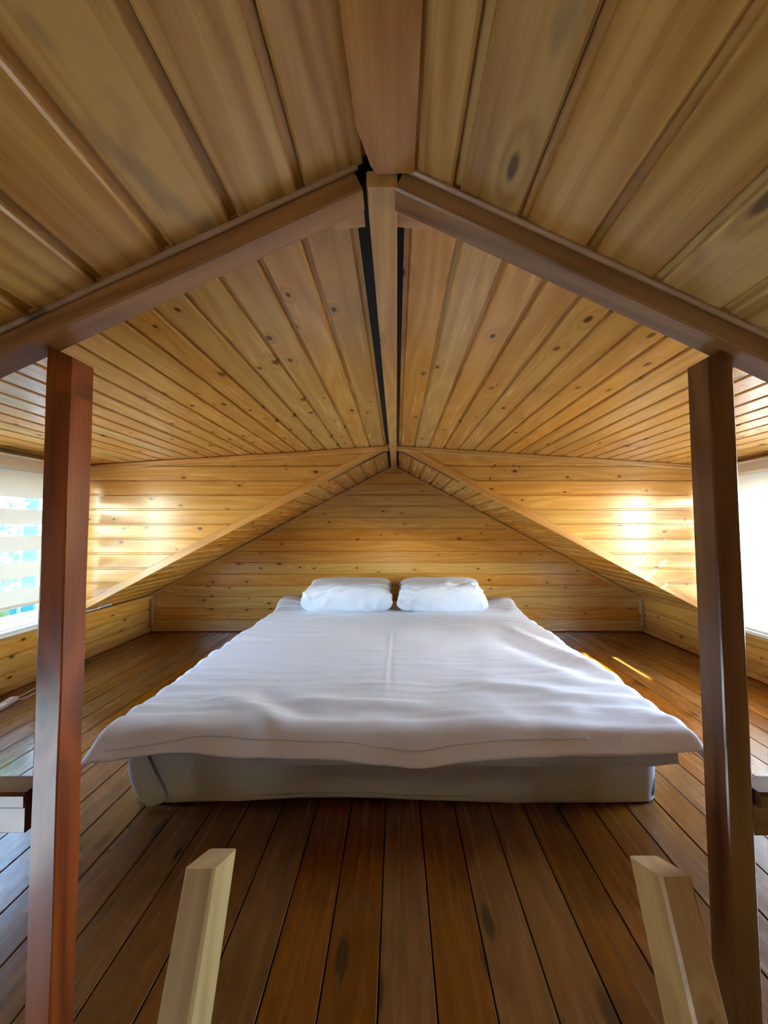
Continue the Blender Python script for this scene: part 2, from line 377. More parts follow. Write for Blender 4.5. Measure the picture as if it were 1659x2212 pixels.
for s in (-1, 1):                                   # triangular cheek walls above the far roof strips
    xe = XR if s > 0 else XL; side = 'right' if s > 0 else 'left'
    z = lambda x: R - M3 * abs(x - X0)
    ck = prism_y('wall_back_' + side, [(X0, R - 0.005), (xe + s * 0.12, z(xe + s * 0.12) + 0.02), (xe + s * 0.12, 1.62), (X0, 1.62)], YC + 0.0145, YC + 0.07, M['shell'])
    tag(ck, 'triangular pine plank wall on the %s, above the far roof slope' % side, 'wall', kind='structure')
    sp = []; zb = 0.0405 + 2 * 0.1025
    for i in range(13):
        z0, z1 = zb + i * 0.1025, zb + (i + 1) * 0.1025
        g0, g1 = max(gable_x(z0), 0.0), max(gable_x(z1), 0.0); w = abs(xe - X0)
        sp.append((min(g0, w), min(g1, w), w, w))
    lay(ck, 'wall_plank', (X0, YC, zb), (s, 0, 0), (0, 0, 1), (0, -1, 0), sp, 0.1025, lambri_profile(0.1025, groove=0.0075), 0.014, M['lambri'])
    # trims: flat board along the slope edge, moulding under the ceiling, half-round along the back gable
    c3 = 1 / math.sqrt(1 + M3 * M3)
    a = V((X0 + s * 0.03, YC - 0.006, R - M3 * 0.03 + 0.024)); b = V((xe, YC - 0.006, z(xe) + 0.024))
    t = beam('trim_2' if s < 0 else 'trim_3', a, b, 0.012, 0.05, M['trim'], up=(s * M3 * c3, 0, c3))
    tag(t, 'flat pine board edging the sloping side of the %s triangular wall' % side, 'trim', kind='structure')
    t = beam('trim_4' if s < 0 else 'trim_5', (X0 + s * 0.03, YC - 0.009, R - M2 * 0.03 - 0.019), (xe, YC - 0.009, R - M2 * 2.24 - 0.019), 0.018, 0.036, M['trim'], ch=0.006)
    tag(t, 'pine moulding between ceiling and %s triangular wall' % side, 'trim', kind='structure')
    t = beam('trim_6' if s < 0 else 'trim_7', (X0 + s * 0.012, YB - 0.010, R - M3 * 0.012 - 0.014), (xe, YB - 0.010, z(xe) - 0.014), 0.02, 0.026, M['trim'], up=(s * M3 * c3, 0, c3), ch=0.008)
    tag(t, 'rounded pine moulding along the %s slope of the gable wall' % side, 'trim', kind='structure')
    t = beam('trim_8' if s < 0 else 'trim_9', (xe - s * 0.018, YB - 0.012, 0.04), (xe - s * 0.018, YB - 0.012, 0.30), 0.032, 0.022, M['ladder'], up=(0, 1, 0), ch=0.005)
    tag(t, 'short pale corner batten at the %s end of the gable wall' % side, 'trim', kind='structure')
    # near edge of the dormer: rafter trim with a lighter top bead, and the panel closing the gap above it
    z1 = lambda x: R1 - M1 * abs(x - X0); c1 = 1 / math.sqrt(1 + M1 * M1)
    a = V((X0 + s * 0.034, YN + 0.022, z1(X0 + s * 0.034) - 0.019)); b = V((xe, YN + 0.022, z1(xe) - 0.019))
    rf = beam('trim_10' if s < 0 else 'trim_11', a, b, 0.044, 0.040, M['rafter'], up=(s * M1 * c1, 0, c1), ch=0.003)
    tag(rf, 'brown rafter board on the %s carried by the post' % side, 'trim', kind='structure')
    bd = beam('bead', a + V((0, -0.026, 0.014)), b + V((0, -0.026, 0.014)), 0.009, 0.009, M['bead'], rf, up=(s * M1 * c1, 0, c1), ch=0.003)
    pn = prism_y('wall_front_' + side, [(X0 + s * 0.05, R1 - M1 * 0.05 + 0.01), (xe, z1(xe) - 0.02), (xe, R + 0.02 - M2 * 2.2), (X0 + s * 0.05, R + 0.02)], YN + 0.0, YN + 0.03, M['trim'])
    tag(pn, 'pine panel closing the near end of the %s dormer above the rafter' % side, 'wall', kind='structure')
    # blocking piece between rafter end and ridge
    bl = beam('trim_12' if s < 0 else 'trim_13', (X0 + s * 0.03, YN + 0.075, R - 0.018), (X0 + s * 0.085, YN + 0.075, R - 0.024), 0.05, 0.022, M['trim'])
    tag(bl, 'small wood packing piece beside the ridge batten, %s side' % side, 'trim', kind='structure')

# ridge boards
rb = thing('trim_14', (X0, 0, R), 'wide pine ridge board over the near roof slopes', 'trim', kind='structure')
zr = 1.492
vs_ = []
def ridge_board():
    hw0, hw1 = 0.0455, 0.0435; xc = -0.0165
    pl = [(xc - hw0, YF), (xc - hw1, 0.40), (xc - hw1 + 0.004, 0.505), (xc - hw1 + 0.012, 0.53), (xc - hw1 + 0.020, 0.56), (xc - hw1 + 0.028, 0.575), (xc + hw1, 0.572), (xc + hw0, YF)]
    n = len(pl); v = [(x, y, zr) for x, y in pl] + [(x, y, zr + 0.022) for x, y in pl]
    f = [tuple(range(n)), tuple(range(2 * n - 1, n - 1, -1))] + [(i, (i + 1) % n, n + (i + 1) % n, n + i) for i in range(n)]
    # grain along local x: build turned a quarter
    v = [(y, -x, z) for x, y, z in v]
    o = mesh_obj('ridge_board', v, f, M['trim']); frame(o, (0, 0, 0), (0, 1, 0), (-1, 0, 0), (0, 0, 1)); attach(o, rb)
ridge_board()
b2 = beam('trim_15', (-0.0235, YN + 0.005, 1.494), (-0.0255, YB, 1.494), 0.049, 0.026, M['trim'], ch=0.002)
tag(b2, 'narrow pine ridge batten running from the rafters to the gable wall', 'trim', kind='structure')
bb = beam('baseboard_back', (XL, YB - 0.008, 0.022), (XR, YB - 0.008, 0.022), 0.016, 0.036, M['trim'], ch=0.005)
tag(bb, 'pine baseboard along the gable wall behind the bed', 'baseboard', kind='structure')

# side walls with windows
LW = (-1.7, -0.65, -1.40, -0.10)       # y0, y1, z0, z1 of the window in the left wall of the room below
for s in (-1, 1):
    xe = XR if s > 0 else XL; side = 'right' if s > 0 else 'left'; zs = ZS[s]
    xa, xb = sorted((xe + s * 0.0145, xe + s * 0.12))
    wl = boxes('wall_' + side, [*(([(xa, xb, YF - 0.1, YB + 0.1, ZLOW, LW[2]), (xa, xb, YF - 0.1, LW[0], LW[2], LW[3]), (xa, xb, LW[1], YB + 0.1, LW[2], LW[3]), (xa, xb, YF - 0.1, YB + 0.1, LW[3], zs)]) if s < 0 else [(xa, xb, YF - 0.1, YB + 0.1, ZLOW, zs)]), (xa, xb, YF - 0.1, 0.56, zs, 0.62), (xa, xb, 0.56, WY0, zs, 1.44), (xa, xb, WY1, YC + 0.06, zs, 1.44), (xa, xb, YC + 0.05, YB + 0.1, zs, 0.40),
                                (xa, xb, WY0 - 0.01, WY1 + 0.01, ZT, 1.44)], M['shell'])
    tag(wl, 'low pine plank side wall under the window on the %s' % side, 'wall', kind='structure')
    nrm = (-s, 0, 0)
    lay(wl, 'wall_plank', (xe, 0, 0), (0, 1, 0), (0, 0, 1), nrm, [(YF, YF, YB, YB)] * 3, 0.1, lambri_profile(0.1, groove=0.007), 0.014, M['lambri'])
    for (ya, yb) in ((0.6, WY0), (WY1, YC)):
        lay(wl, 'wall_plank', (xe, 0, 0.3), (0, 1, 0), (0, 0, 1), nrm, [(ya, ya, yb, yb)] * 11, 0.1, lambri_profile(0.1, groove=0.007), 0.014, M['lambri'])
    lay(wl, 'wall_plank', (xe, 0, ZLOW), (0, 1, 0), (0, 0, 1), nrm, [(YF, YF, LW[0], LW[0]) if s < 0 and 9 <= k < 23 else (YF, YF, 0.45, 0.45) for k in range(23)], 0.1, lambri_profile(0.1, groove=0.007), 0.014, M['lambri'])
    bs = beam('baseboard_' + side, (xe - s * 0.009, 0.5, 0.02), (xe - s * 0.009, YB - 0.02, 0.02), 0.018, 0.036, M['trim'], ch=0.005)
    tag(bs, 'pine baseboard along the %s side wall' % side, 'baseboard', kind='structure')
    kc = beam('knee_cap', (xe - s * 0.008, WY1 + 0.04, 0.312), (xe - s * 0.008, YB, 0.312), 0.018, 0.034, M['trim'], wl, ch=0.003)
    ct = beam('trim_16' if s < 0 else 'trim_17', (xe - s * 0.012, YN + 0.06, 1.352), (xe - s * 0.012, YC - 0.02, 1.352), 0.024, 0.036, M['trim'], ch=0.006)
    tag(ct, 'pine moulding where ceiling meets the %s window wall' % side, 'trim', kind='structure')
    # window
    n = 1 if s < 0 else 2
    wd = thing('window_%d' % n, (xe, (WY0 + WY1) / 2, zs), 'white framed two-light dormer window in the %s wall' % side, 'window', kind='structure')
    fx = xe + s * 0.05
    for nm, p, q, w, h in (('frame_rail', (fx, WY0, zs + 0.03), (fx, WY1, zs + 0.03), 0.06, 0.05), ('frame_rail', (fx, WY0, ZT - 0.025), (fx, WY1, ZT - 0.025), 0.06, 0.05)):
        beam(nm, p, q, w, h, M['white'], wd, ch=0.004)
    for y in (WY0 + 0.025, WYM, WY1 - 0.025):
        beam('frame_stile', (fx, y, zs + 0.055), (fx, y, ZT - 0.05), 0.06, 0.05, M['white'], wd, up=(0, 1, 0), ch=0.004)
    for ya, yb in ((WY0 + 0.05, WYM - 0.025), (WYM + 0.025, WY1 - 0.05)):
        sa = fx + s * 0.004
        sash = beam('sash_rail', (sa, ya, zs + 0.07), (sa, yb, zs + 0.07), 0.04, 0.03, M['white'], wd, ch=0.004)
        beam('sash_rail', (sa, ya, ZT - 0.065), (sa, yb, ZT - 0.065), 0.04, 0.03, M['white'], wd, ch=0.004)
        xx = sorted((sa - 0.004, sa + 0.004))
        boxes('glass_pane', [(xx[0], xx[1], ya, yb, zs + 0.08, ZT - 0.075)], M['glass'], wd)
    beam('window_sill', (xe + s * 0.01, WY0 - 0.02, zs + 0.004), (xe + s * 0.01, WY1 + 0.03, zs + 0.004), 0.13, 0.022, M['white'], wd, ch=0.005)
    beam('casing', (xe - s * 0.007, WY0 - 0.03, zs - 0.022), (xe - s * 0.007, WY1 + 0.04, zs - 0.022), 0.014, 0.03, M['trim'], wd)
    portal('window_daylight_%d' % n, (xe + s * 0.125, (WY0 + WYM) / 2, (zs + ZT) / 2), (-s, 0, 0), ZT - zs, WYM - WY0)

wd = thing('window_4', (XL, (LW[0] + LW[1]) / 2, LW[2]), 'white window low in the left wall of the room below the loft', 'window', kind='structure')
for z in (LW[2] + 0.03, LW[3] - 0.03): beam('frame_rail', (XL - 0.05, LW[0], z), (XL - 0.05, LW[1], z), 0.06, 0.06, M['white'], wd)
for y in (LW[0] + 0.03, (LW[0] + LW[1]) / 2, LW[1] - 0.03): beam('frame_stile', (XL - 0.05, y, LW[2]), (XL - 0.05, y, LW[3]), 0.06, 0.06, M['white'], wd, up=(0, 1, 0))
boxes('glass_pane', [(XL - 0.054, XL - 0.046, LW[0], LW[1], LW[2], LW[3])], M['glass'], wd)
portal('window_daylight_4', (XL - 0.14, (LW[0] + LW[1]) / 2, (LW[2] + LW[3]) / 2), (1, 0, 0), LW[3] - LW[2], LW[1] - LW[0])
# front gable wall, behind the viewer, with its big window
FW = (-0.40, 0.20, -0.35, 0.10)
wf = boxes('wall_front', [(XL - 0.15, FW[0], YF - 0.12, YF, ZLOW, 1.75), (FW[1], XR + 0.15, YF - 0.12, YF, ZLOW, 1.75), (FW[0], FW[1], YF - 0.12, YF, ZLOW, FW[2]), (FW[0], FW[1], YF - 0.12, YF, FW[3], 1.75)], M['lambri_near'])
tag(wf, 'pine front gable wall behind the viewer with a large window', 'wall', kind='structure')
wd = thing('window_3', (0, YF, FW[2]), 'large white window in the front gable wall behind the viewer', 'window', kind='structure')
for z in (FW[2] + 0.03, FW[3] - 0.03): beam('frame_rail', (FW[0], YF - 0.06, z), (FW[1], YF - 0.06, z), 0.06, 0.06, M['white'], wd)
for x in (FW[0] + 0.03, -0.1, FW[1] - 0.03): beam('frame_stile', (x, YF - 0.06, FW[2]), (x, YF - 0.06, FW[3]), 0.06, 0.06, M['white'], wd, up=(0, 1, 0))
boxes('glass_pane', [(FW[0], FW[1], YF - 0.064, YF - 0.056, FW[2], FW[3])], M['glass'], wd)
portal('window_daylight_3', (0, YF - 0.14, (FW[2] + FW[3]) / 2), (0, 1, 0), FW[1] - FW[0], FW[3] - FW[2])

# ------------------------------------------------------------------ zebra blinds
def blind(s, y0, y1, bands, zbot, label, open_gap):
    xe = XR if s > 0 else XL
    t = thing('roller_blind', (xe - s * 0.06, (y0 + y1) / 2, zbot), label, 'blind', 'day and night blinds on the side windows')
    xf = xe - s * 0.050
    # cassette: rounded box head
    prof = [(-0.040, -0.036), (0.028, -0.040), (0.046, -0.026), (0.050, 0.010), (0.044, 0.032), (0.028, 0.040), (-0.040, 0.040)]
    v, f = extrude_profile(prof, lambda q: (0, y1 - y0))
    o = mesh_obj('cassette', v, f, M['cream']); frame(o, (xf, y0, 1.312), (0, 1, 0), (-s, 0, 0), (0, 0, 1) ) if s < 0 else frame(o, (xf, y1, 1.312), (0, -1, 0), (-s, 0, 0), (0, 0, 1))
    attach(o, t)
    beam('cassette_trim', (xf - s * 0.046, y0, 1.345), (xf - s * 0.046, y1, 1.345), 0.012, 0.012, M['white'], t, ch=0.003)
    for kind, z0, z1 in bands:
        xo = xf + (0.0 if kind == 'opaque_band' else s * 0.002)
        xa, xb = sorted((xo - 0.0006, xo + 0.0006))
        boxes(kind, [(xa, xb, y0 + (0.001 if y0 > 2 else 0.012), y1 - (0.012 if y0 > 2 else 0.001), z0, z1)], M[kind], t)
    beam('bottom_bar', (xf, y0 + 0.01, zbot - 0.008), (xf, y1 - 0.01, zbot - 0.008), 0.012, 0.018, M['white'], t, ch=0.004)
    return t
lb = [('opaque_band', 1.205, 1.28), ('opaque_band', 1.118, 1.205)]
for k in range(4):
    a = 1.05 - 0.155 * k
    lb += [('sheer_band', a, a + 0.068), ('opaque_band', a - 0.087, a)]
blind(-1, 2.008, 2.56, lb, 0.498, 'striped day and night roller blind on the left window, house showing between its bands', 0)
rbands = []
for k in range(6):
    top = 1.28 - 0.155 * k
    rbands += [('opaque_band', top - 0.0775, top), ('opaque_band', top - 0.132, top - 0.0775)]
    if k < 5: rbands += [('sheer_band', top - 0.155, top - 0.132)]
rbands += [('opaque_band', 0.325, 1.28 - 0.155 * 5 - 0.132)]
blind(1, 2.008, 2.56, rbands, 0.325, 'closed day and night roller blind on the glaring right window', 0)

# ------------------------------------------------------------------ posts, railings, ladder
def post(x_top, x_bot, mat, label, y=0.6, w=0.046):
    zt = 1.227
    t = thing('wooden_post', ((x_top + x_bot) / 2, y + w / 2, 0), label, 'post', 'posts under the rafters')
    a, b = w / 2, w / 2
    inner = 1 if x_top < 0 else -1
    # local x up, y = world x, z = -world y (towards the viewer): one planed-off corner on the inner front edge
    c1, c2 = 0.002, 0.009
    prof = [(-a + c1, -b), (a - c1, -b), (a, -b + c1), (a, b - (c2 if inner > 0 else c1)), (a - (c2 if inner > 0 else c1), b), (-a + (c2 if inner < 0 else c1), b), (-a, b - (c2 if inner < 0 else c1)), (-a, -b + c1)]
    p0, p1 = V((x_bot, y + w / 2, 0)), V((x_top, y + w / 2, zt))
    x = (p1 - p0).normalized(); z = V((0, -1, 0)); yv = z.cross(x)
    # rings along the shaft with slight hand-planed unevenness
    n = len(prof); K = 28; vs_, fs = [], []
    Lp = (p1 - p0).length
    for i in range(K + 1):
        xx = Lp * i / K
        for j, (q, r) in enumerate(prof):
            e = 0.0012 * noise.noise(V((xx * 6, j * 3.1, x_top * 9)))
            vs_.append((xx, q + e, r + e))
    # follow the slope of the rafter at the top
    for j, (q, r) in enumerate(prof):
        vs_[K * n + j] = (Lp + (0.478 * (q if x_top < 0 else -q)) , vs_[K * n + j][1], vs_[K * n + j][2])
    for i in range(K):
        for j in range(n): fs.append((i * n + j, i * n + (j + 1) % n, (i + 1) * n + (j + 1) % n, (i + 1) * n + j))
    fs += [tuple(range(n)), tuple(range(K * n + n - 1, K * n - 1, -1))]
    o = mesh_obj('shaft', vs_, fs, mat); frame(o, p0, x, -yv if False else yv, z); attach(o, t)
    return t
post(-0.540, -0.538, M['post_red'], 'red-brown stained square post on the left, holding up the rafter')
post(0.518, 0.531, M['post_dark'], 'dark brown stained square post on the right, holding up the rafter')

def railing(s, label):
    side = 'left' if s < 0 else 'right'
    xi = -0.566 if s < 0 else 0.5525
    xo = s * 2.15
    t = thing('railing', (s * 1.35, 0.62, 0), label, 'railing', 'low railings at the loft edge')
    beam('cap_rail', (xi, 0.622, 0.529), (xo, 0.622, 0.529), 0.046, 0.024, M['rail'], t, ch=0.004)
    beam('apron_board', (xi + s * (0.012 if s < 0 else 0.0), 0.626, 0.491), (xo, 0.626, 0.491), 0.022, 0.042 if s < 0 else 0.05, M['rail'], t)
    if s < 0: beam('cleat', (xi - 0.003, 0.63, 0.474), (xi - 0.003, 0.63, 0.517), 0.008, 0.016, M['trim'], t, up=(0, 1, 0))
    for k in range(6):
        x = s * (0.95 + 0.22 * k)
        beam('baluster', (x, 0.628, 0.0), (x, 0.628, 0.468), 0.028, 0.028, M['rail'], t, up=(0, 1, 0))
railing(-1, 'low brown railing running left from the red-brown post')
railing(1, 'low brown railing running right from the dark brown post')

ld = thing('ladder', (0.06, 0.0, ZLOW), 'pale unstained wooden ladder, its two rail tops standing at the loft edge', 'ladder')
lean = math.radians(24); ax = V((0, math.sin(lean), math.cos(lean))); fr = V((0, -math.cos(lean), math.sin(lean)))
def ladder_rail(x, ztop, w, d=0.081):
    top = V((x, 0.55, ztop)) - fr * (d / 2)              # centre of the top end, front edge at y = 0.55
    L = (ztop - ZLOW) / math.cos(lean) - 0.05
    beam('rail', top - ax * L, top, w, d, M['ladder'], ld, up=tuple(fr), ch=0.004)
    return top
tl = ladder_rail(-0.272, 0.474, 0.042); tr = ladder_rail(0.386, 0.463, 0.044)
for k in range(9):
    dd = 0.42 + 0.28 * k
    a, b = tl - ax * dd, tr - ax * dd
    beam('rung', (a.x, a.y, a.z), (b.x, a.y, a.z), 0.024, 0.07, M['ladder'], ld, up=tuple(fr), ch=0.004)

# ------------------------------------------------------------------ bed
BX, BY0, BY1 = 0.912, 1.352, 3.42
def nz(x, y, z=0.0): return noise.noise(V((x, y, z)))
def rounded_box(name, x0, x1, y0, y1, z0, z1, r, mat, parent=None):
    bm = bmesh.new(); bmesh.ops.create_cube(bm, size=1.0)
    for v in bm.verts: v.co = V(((x0 + x1) / 2 + v.co.x * (x1 - x0), (y0 + y1) / 2 + v.co.y * (y1 - y0), (z0 + z1) / 2 + v.co.z * (z1 - z0)))
    bmesh.ops.bevel(bm, geom=list(bm.edges) + list(bm.verts), offset=r, segments=4, affect='EDGES', profile=0.5)
    me = bpy.data.meshes.new(name); bm.to_mesh(me); bm.free(); me.materials.append(mat)
    for p in me.polygons: p.use_smooth = True
    o = bpy.data.objects.new(name, me); C.objects.link(o)
    if parent: attach(o, parent)
    return o
mt = rounded_box('mattress', -BX + 0.008, BX - 0.008, BY0 + 0.008, BY1 - 0.008, 0.0, 0.262, 0.03, M['dots'])
tag(mt, 'thick mattress lying on the floor, its dotted grey underside showing below the sheet', 'mattress')

def fitted_sheet():
    root = thing('fitted_sheet', (0, (BY0 + BY1) / 2, 0.02), 'greyish white fitted sheet pulled tight over the mattress sides', 'sheet')
    # rings around the mattress, from the hem up and over onto the top
    N = 360; rc = 0.06
    def perim(f, ins):
        x0, x1, y0, y1 = -BX + ins, BX - ins, BY0 + ins, BY1 - ins
        r = max(rc - ins, 0.01)
        segs = [((x0 + r, y0), (x1 - r, y0)), ((x1, y0 + r), (x1, y1 - r)), ((x1 - r, y1), (x0 + r, y1)), ((x0, y1 - r), (x0, y0 + r))]
        cs = [(x1 - r, y0 + r, -90), (x1 - r, y1 - r, 0), (x0 + r, y1 - r, 90), (x0 + r, y0 + r, 180)]
        lens = []
        for i in range(4):
            a, b = segs[i]; lens += [math.hypot(b[0] - a[0], b[1] - a[1]), r * math.pi / 2]
        d = f * sum(lens)
        for i in range(8):
            if d <= lens[i] or i == 7:
                q = d / lens[i]
                if i % 2 == 0:
                    a, b = segs[i // 2]; return a[0] + (b[0] - a[0]) * q, a[1] + (b[1] - a[1]) * q
                c = cs[i // 2]; an = math.radians(c[2] + 90 * q); return c[0] + r * math.cos(an), c[1] + r * math.sin(an)
            d -= lens[i]
    levels = [(0.0, None), (0.0, 0.028), (-0.002, 0.06), (-0.003, 0.10), (-0.003, 0.14), (-0.002, 0.18), (0.0, 0.22), (0.008, 0.245), (0.02, 0.262), (0.045, 0.269), (0.10, 0.271)]
    vs_, fs = [], []
    for li, (ins, z) in enumerate(levels):
        for k in range(N):
            x, y = perim(k / N, ins)
            if z is None:
                hem = 0.006 + 0.006 * nz(x * 3, y * 3)
                if y < BY0 + 0.08: hem += 0.016 * math.exp(-((x + 0.20) / 0.30) ** 2)      # lifted hem in the middle of the foot end
                zz = max(hem, 0.003)
            else: zz = z
            w = 0.0035 * nz(x * 5 + 3, y * 5, zz * 12) + 0.002 * nz(x * 14, y * 14, zz * 4)
            vs_.append((x * (1 + w * 0.8), y - w * 1.2, zz))
    for li in range(len(levels) - 1):
        for k in range(N):
            fs.append((li * N + k, li * N + (k + 1) % N, (li + 1) * N + (k + 1) % N, (li + 1) * N + k))
    o = mesh_obj('sheet_skirt', vs_, fs, M['sheet'], root, smooth=True)
    # hem band along the foot end
    pts = []
    for k in range(80):
        x = -0.70 + 1.50 * k / 79
        hem = 0.018 + 0.006 * nz(x * 3, 4) + 0.016 * math.exp(-((x + 0.20) / 0.30) ** 2)
        pts.append((x, BY0 - 0.002 + 0.002 * nz(x * 9, 1), hem))
    tube('hem', pts, 0.0045, M['sheet'], root, 6)
    # folded corner flap at the left foot corner
    x0, y0 = -BX, BY0
    A = [(-0.918, 1.40, 0.235), (-0.926, 1.352, 0.20), (-0.905, 1.325, 0.225), (-0.868, 1.318, 0.243),
         (-0.922, 1.345, 0.14), (-0.905, 1.312, 0.15), (-0.865, 1.312, 0.16), (-0.842, 1.330, 0.175),
         (-0.912, 1.345, 0.075), (-0.880, 1.312, 0.07), (-0.835, 1.312, 0.08), (-0.808, 1.332, 0.10),
         (-0.885, 1.345, 0.035), (-0.845, 1.318, 0.008), (-0.800, 1.318, 0.010), (-0.762, 1.336, 0.028)]
    fs = [(r * 4 + c, r * 4 + c + 1, r * 4 + c + 5, r * 4 + c + 4) for r in range(3) for c in range(3)]
    cf = mesh_obj('corner_fold', A, fs, M['sheet'], root, smooth=True)
    m = cf.modifiers.new('thick', 'SOLIDIFY'); m.thickness = 0.006; m.offset = -1
    m = cf.modifiers.new('sub', 'SUBSURF'); m.levels = 2; m.render_levels = 3
    return root
fitted_sheet()

def bend(e, r, ang):
    if e <= 0: return 0.0, 0.0
    if e < r * ang: return r * math.sin(e / r), r * (1 - math.cos(e / r))
    q = e - r * ang
    return r * math.sin(ang) + q * math.cos(ang), r * (1 - math.cos(ang)) + q * math.sin(ang)

def ridge(x, y, p, q, w):
    """bump profile along a crease from p to q"""
    ax_, ay = p; bx, by = q; dx, dy = bx - ax_, by - ay; L2 = dx * dx + dy * dy
    t = ((x - ax_) * dx + (y - ay) * dy) / L2
    if t < -0.1 or t > 1.1: return 0.0
    f = max(0.0, min(1.0, (t + 0.1) / 0.25)) * max(0.0, min(1.0, (1.1 - t) / 0.25))
    d = abs((x - ax_) * dy - (y - ay) * dx) / math.sqrt(L2)
    return f * math.exp(-(d / w) ** 2)

def duvet_wrinkles(x, y):
    h = 0.012 * nz(x * 2.1, y * 1.7, 3) + 0.009 * nz(x * 4.5, y * 4.0, 8)
    wl = max(0.0, min(1.0, (-x - 0.25) / 0.5)); wr = max(0.0, min(1.0, (x - 0.35) / 0.5))
    h += wl * 0.010 * nz(x * 2.2 + y * 1.5, y * 17, 2) + wl * 0.0035 * nz(x * 5, y * 38, 6)
    h += wr * 0.011 * nz(x * 4 - y * 2, y * 11 + x * 3, 5) + wr * 0.004 * nz(x * 7, y * 26, 9)
    h += 0.0045 * nz(x * 3, y * 24, 12) + 0.0025 * nz(x * 12, y * 16, 4)
    h += 0.0025 * ridge(x, y, (-0.045, 1.55), (-0.035, 2.45), 0.009) - 0.002 * ridge(x, y, (-0.03, 1.55), (-0.02, 2.45), 0.007)
    h += 0.016 * ridge(x, y, (-0.70, 1.50), (-0.38, 1.30), 0.05) - 0.012 * ridge(x, y, (-0.55, 1.55), (-0.30, 1.36), 0.045)
    h += 0.012 * ridge(x, y, (-0.45, 1.46), (0.15, 1.42), 0.035) + 0.010 * ridge(x, y, (0.30, 1.62), (0.80, 1.44), 0.05)
    h += 0.004 * ridge(x, y, (-0.52, 2.0), (-0.40, 2.3), 0.010) + 0.004 * ridge(x, y, (-0.2, 1.6), (0.35, 1.62), 0.010) + 0.003 * ridge(x, y, (-0.5, 1.75), (0.1, 1.80), 0.009)
    h += 0.018 * ridge(x, y, (0.70, 2.55), (0.95, 1.7), 0.05) - 0.014 * ridge(x, y, (0.58, 2.35), (0.86, 1.62), 0.06)
    # corners at the head end stand up a little
    for cx, amp in ((-0.93, 0.060), (0.92, 0.052)):
        h += amp * math.exp(-((x - cx) / 0.14) ** 2 - ((y - 3.28) / 0.16) ** 2)
    return h

def drape_pt(s, t, top, axr, axl, yf, r, ang_s, ang_f, wr, flare=0.0):
    """s: across (arc length from middle), t: towards the foot (negative y arc)"""
    if s >= 0: ox, dx = bend(s - axr, r, ang_s); X = min(s, axr) + ox
    else: ox, dx = bend(-s - axl, r, ang_s); X = -(min(-s, axl) + ox)
    oy, dy = bend(yf - t, r, ang_f); Y = max(t, yf) - oy
    d = (dx ** 3 + dy ** 3) ** (1 / 3) if dx + dy > 0 else 0.0
    h = wr(X, Y)
    if d > 0: h *= max(0.35, 1 - d * 4)
    return V((X + (0.4 * h if s > axr else (-0.4 * h if s < -axl else 0)), Y - (0.5 * h if t < yf else 0), top - d + h))

def cloth_sheet(name, parent, top, axr, axl, yf, yb, hs, hf, r, ang_s, ang_f, wr, hem_wave, thick, mat, ns=170, nt=190, sign=1):
    vs_, fs = [], []
    for j in range(nt + 1):
        for i in range(ns + 1):
            s = -1 + 2 * i / ns; f = j / nt
            x_guess = s * (axr if s > 0 else axl)
            hfx = hf(x_guess); hsx = hs(yb + (yf - yb) * f, 1 if s > 0 else -1)
            S_ = s * ((axr if s > 0 else axl) + hsx)
            T = yb + (yf - hfx - yb) * f
            p = drape_pt(S_, T, top, axr, axl, yf, r, ang_s, ang_f, wr)
            vs_.append(p)
    w = ns + 1
    for j in range(nt):
        for i in range(ns): fs.append((j * w + i, j * w + i + 1, (j + 1) * w + i + 1, (j + 1) * w + i))
    o = mesh_obj(name, vs_, fs, mat, parent, smooth=True)
    m = o.modifiers.new('thick', 'SOLIDIFY'); m.thickness = thick; m.offset = -1
    return o

# under-sheet whose hem peeks out below the duvet at the foot end
us = thing('flat_sheet', (0.1, 1.3, 0.272), 'thin white flat sheet between mattress and duvet, hem hanging at the foot', 'sheet')
def us_hf(x):
    if x < -0.42: return 0.05
    return 0.125 + 0.010 * nz(x * 4, 2) + 0.006 * nz(x * 11, 7)
cloth_sheet('sheet', us, 0.279, 0.885, 0.85, 1.325, 3.38, lambda y, sg: 0.055 + 0.01 * nz(y * 5, sg), us_hf, 0.03, math.radians(75), math.radians(80),
            lambda x, y: 0.002 * nz(x * 6, y * 6, 1), 0, 0.002, M['sheet'], 100, 90)

dv = thing('duvet', (0, 1.9, 0.285), 'wide white duvet spread over the bed, drooping past its foot corners', 'duvet')
def dv_hf(x):
    e = 0.118 + 0.010 * nz(x * 3.3, 5) + 0.005 * nz(x * 9, 1)
    e += 0.025 * max(0.0, (-x - 0.55) / 0.4) - 0.022 * math.exp(-((x + 0.60) / 0.16) ** 2) + 0.02 * math.exp(-((x - 0.02) / 0.18) ** 2) - 0.018 * max(0, (x - 0.35) / 0.6)
    return e
def dv_hs(y, sg):
    e = 0.115 + 0.012 * nz(y * 2.5, sg * 3.0)
    e += (0.035 if sg < 0 else 0.02) * math.exp(-((y - 1.3) / 0.25) ** 2)
    if y > 3.0: e -= 0.04
    return e
du = cloth_sheet('duvet_cover', dv, 0.298, 0.925, 0.925, 1.315, 3.42, dv_hs, dv_hf, 0.055, math.radians(62), math.radians(58), duvet_wrinkles, 0, 0.014, M['duvet'], 230, 250)
pts = []
for k in range(120):
    s = -0.93 + 1.55 * k / 119
    e = dv_hf(s) - 0.045
    pts.append(drape_pt(s, 1.315 - e, 0.2995, 0.925, 0.925, 1.315, 0.055, math.radians(62), math.radians(58), duvet_wrinkles))
tube('hem_seam', pts, 0.0016, M['sheet'], dv, 5)

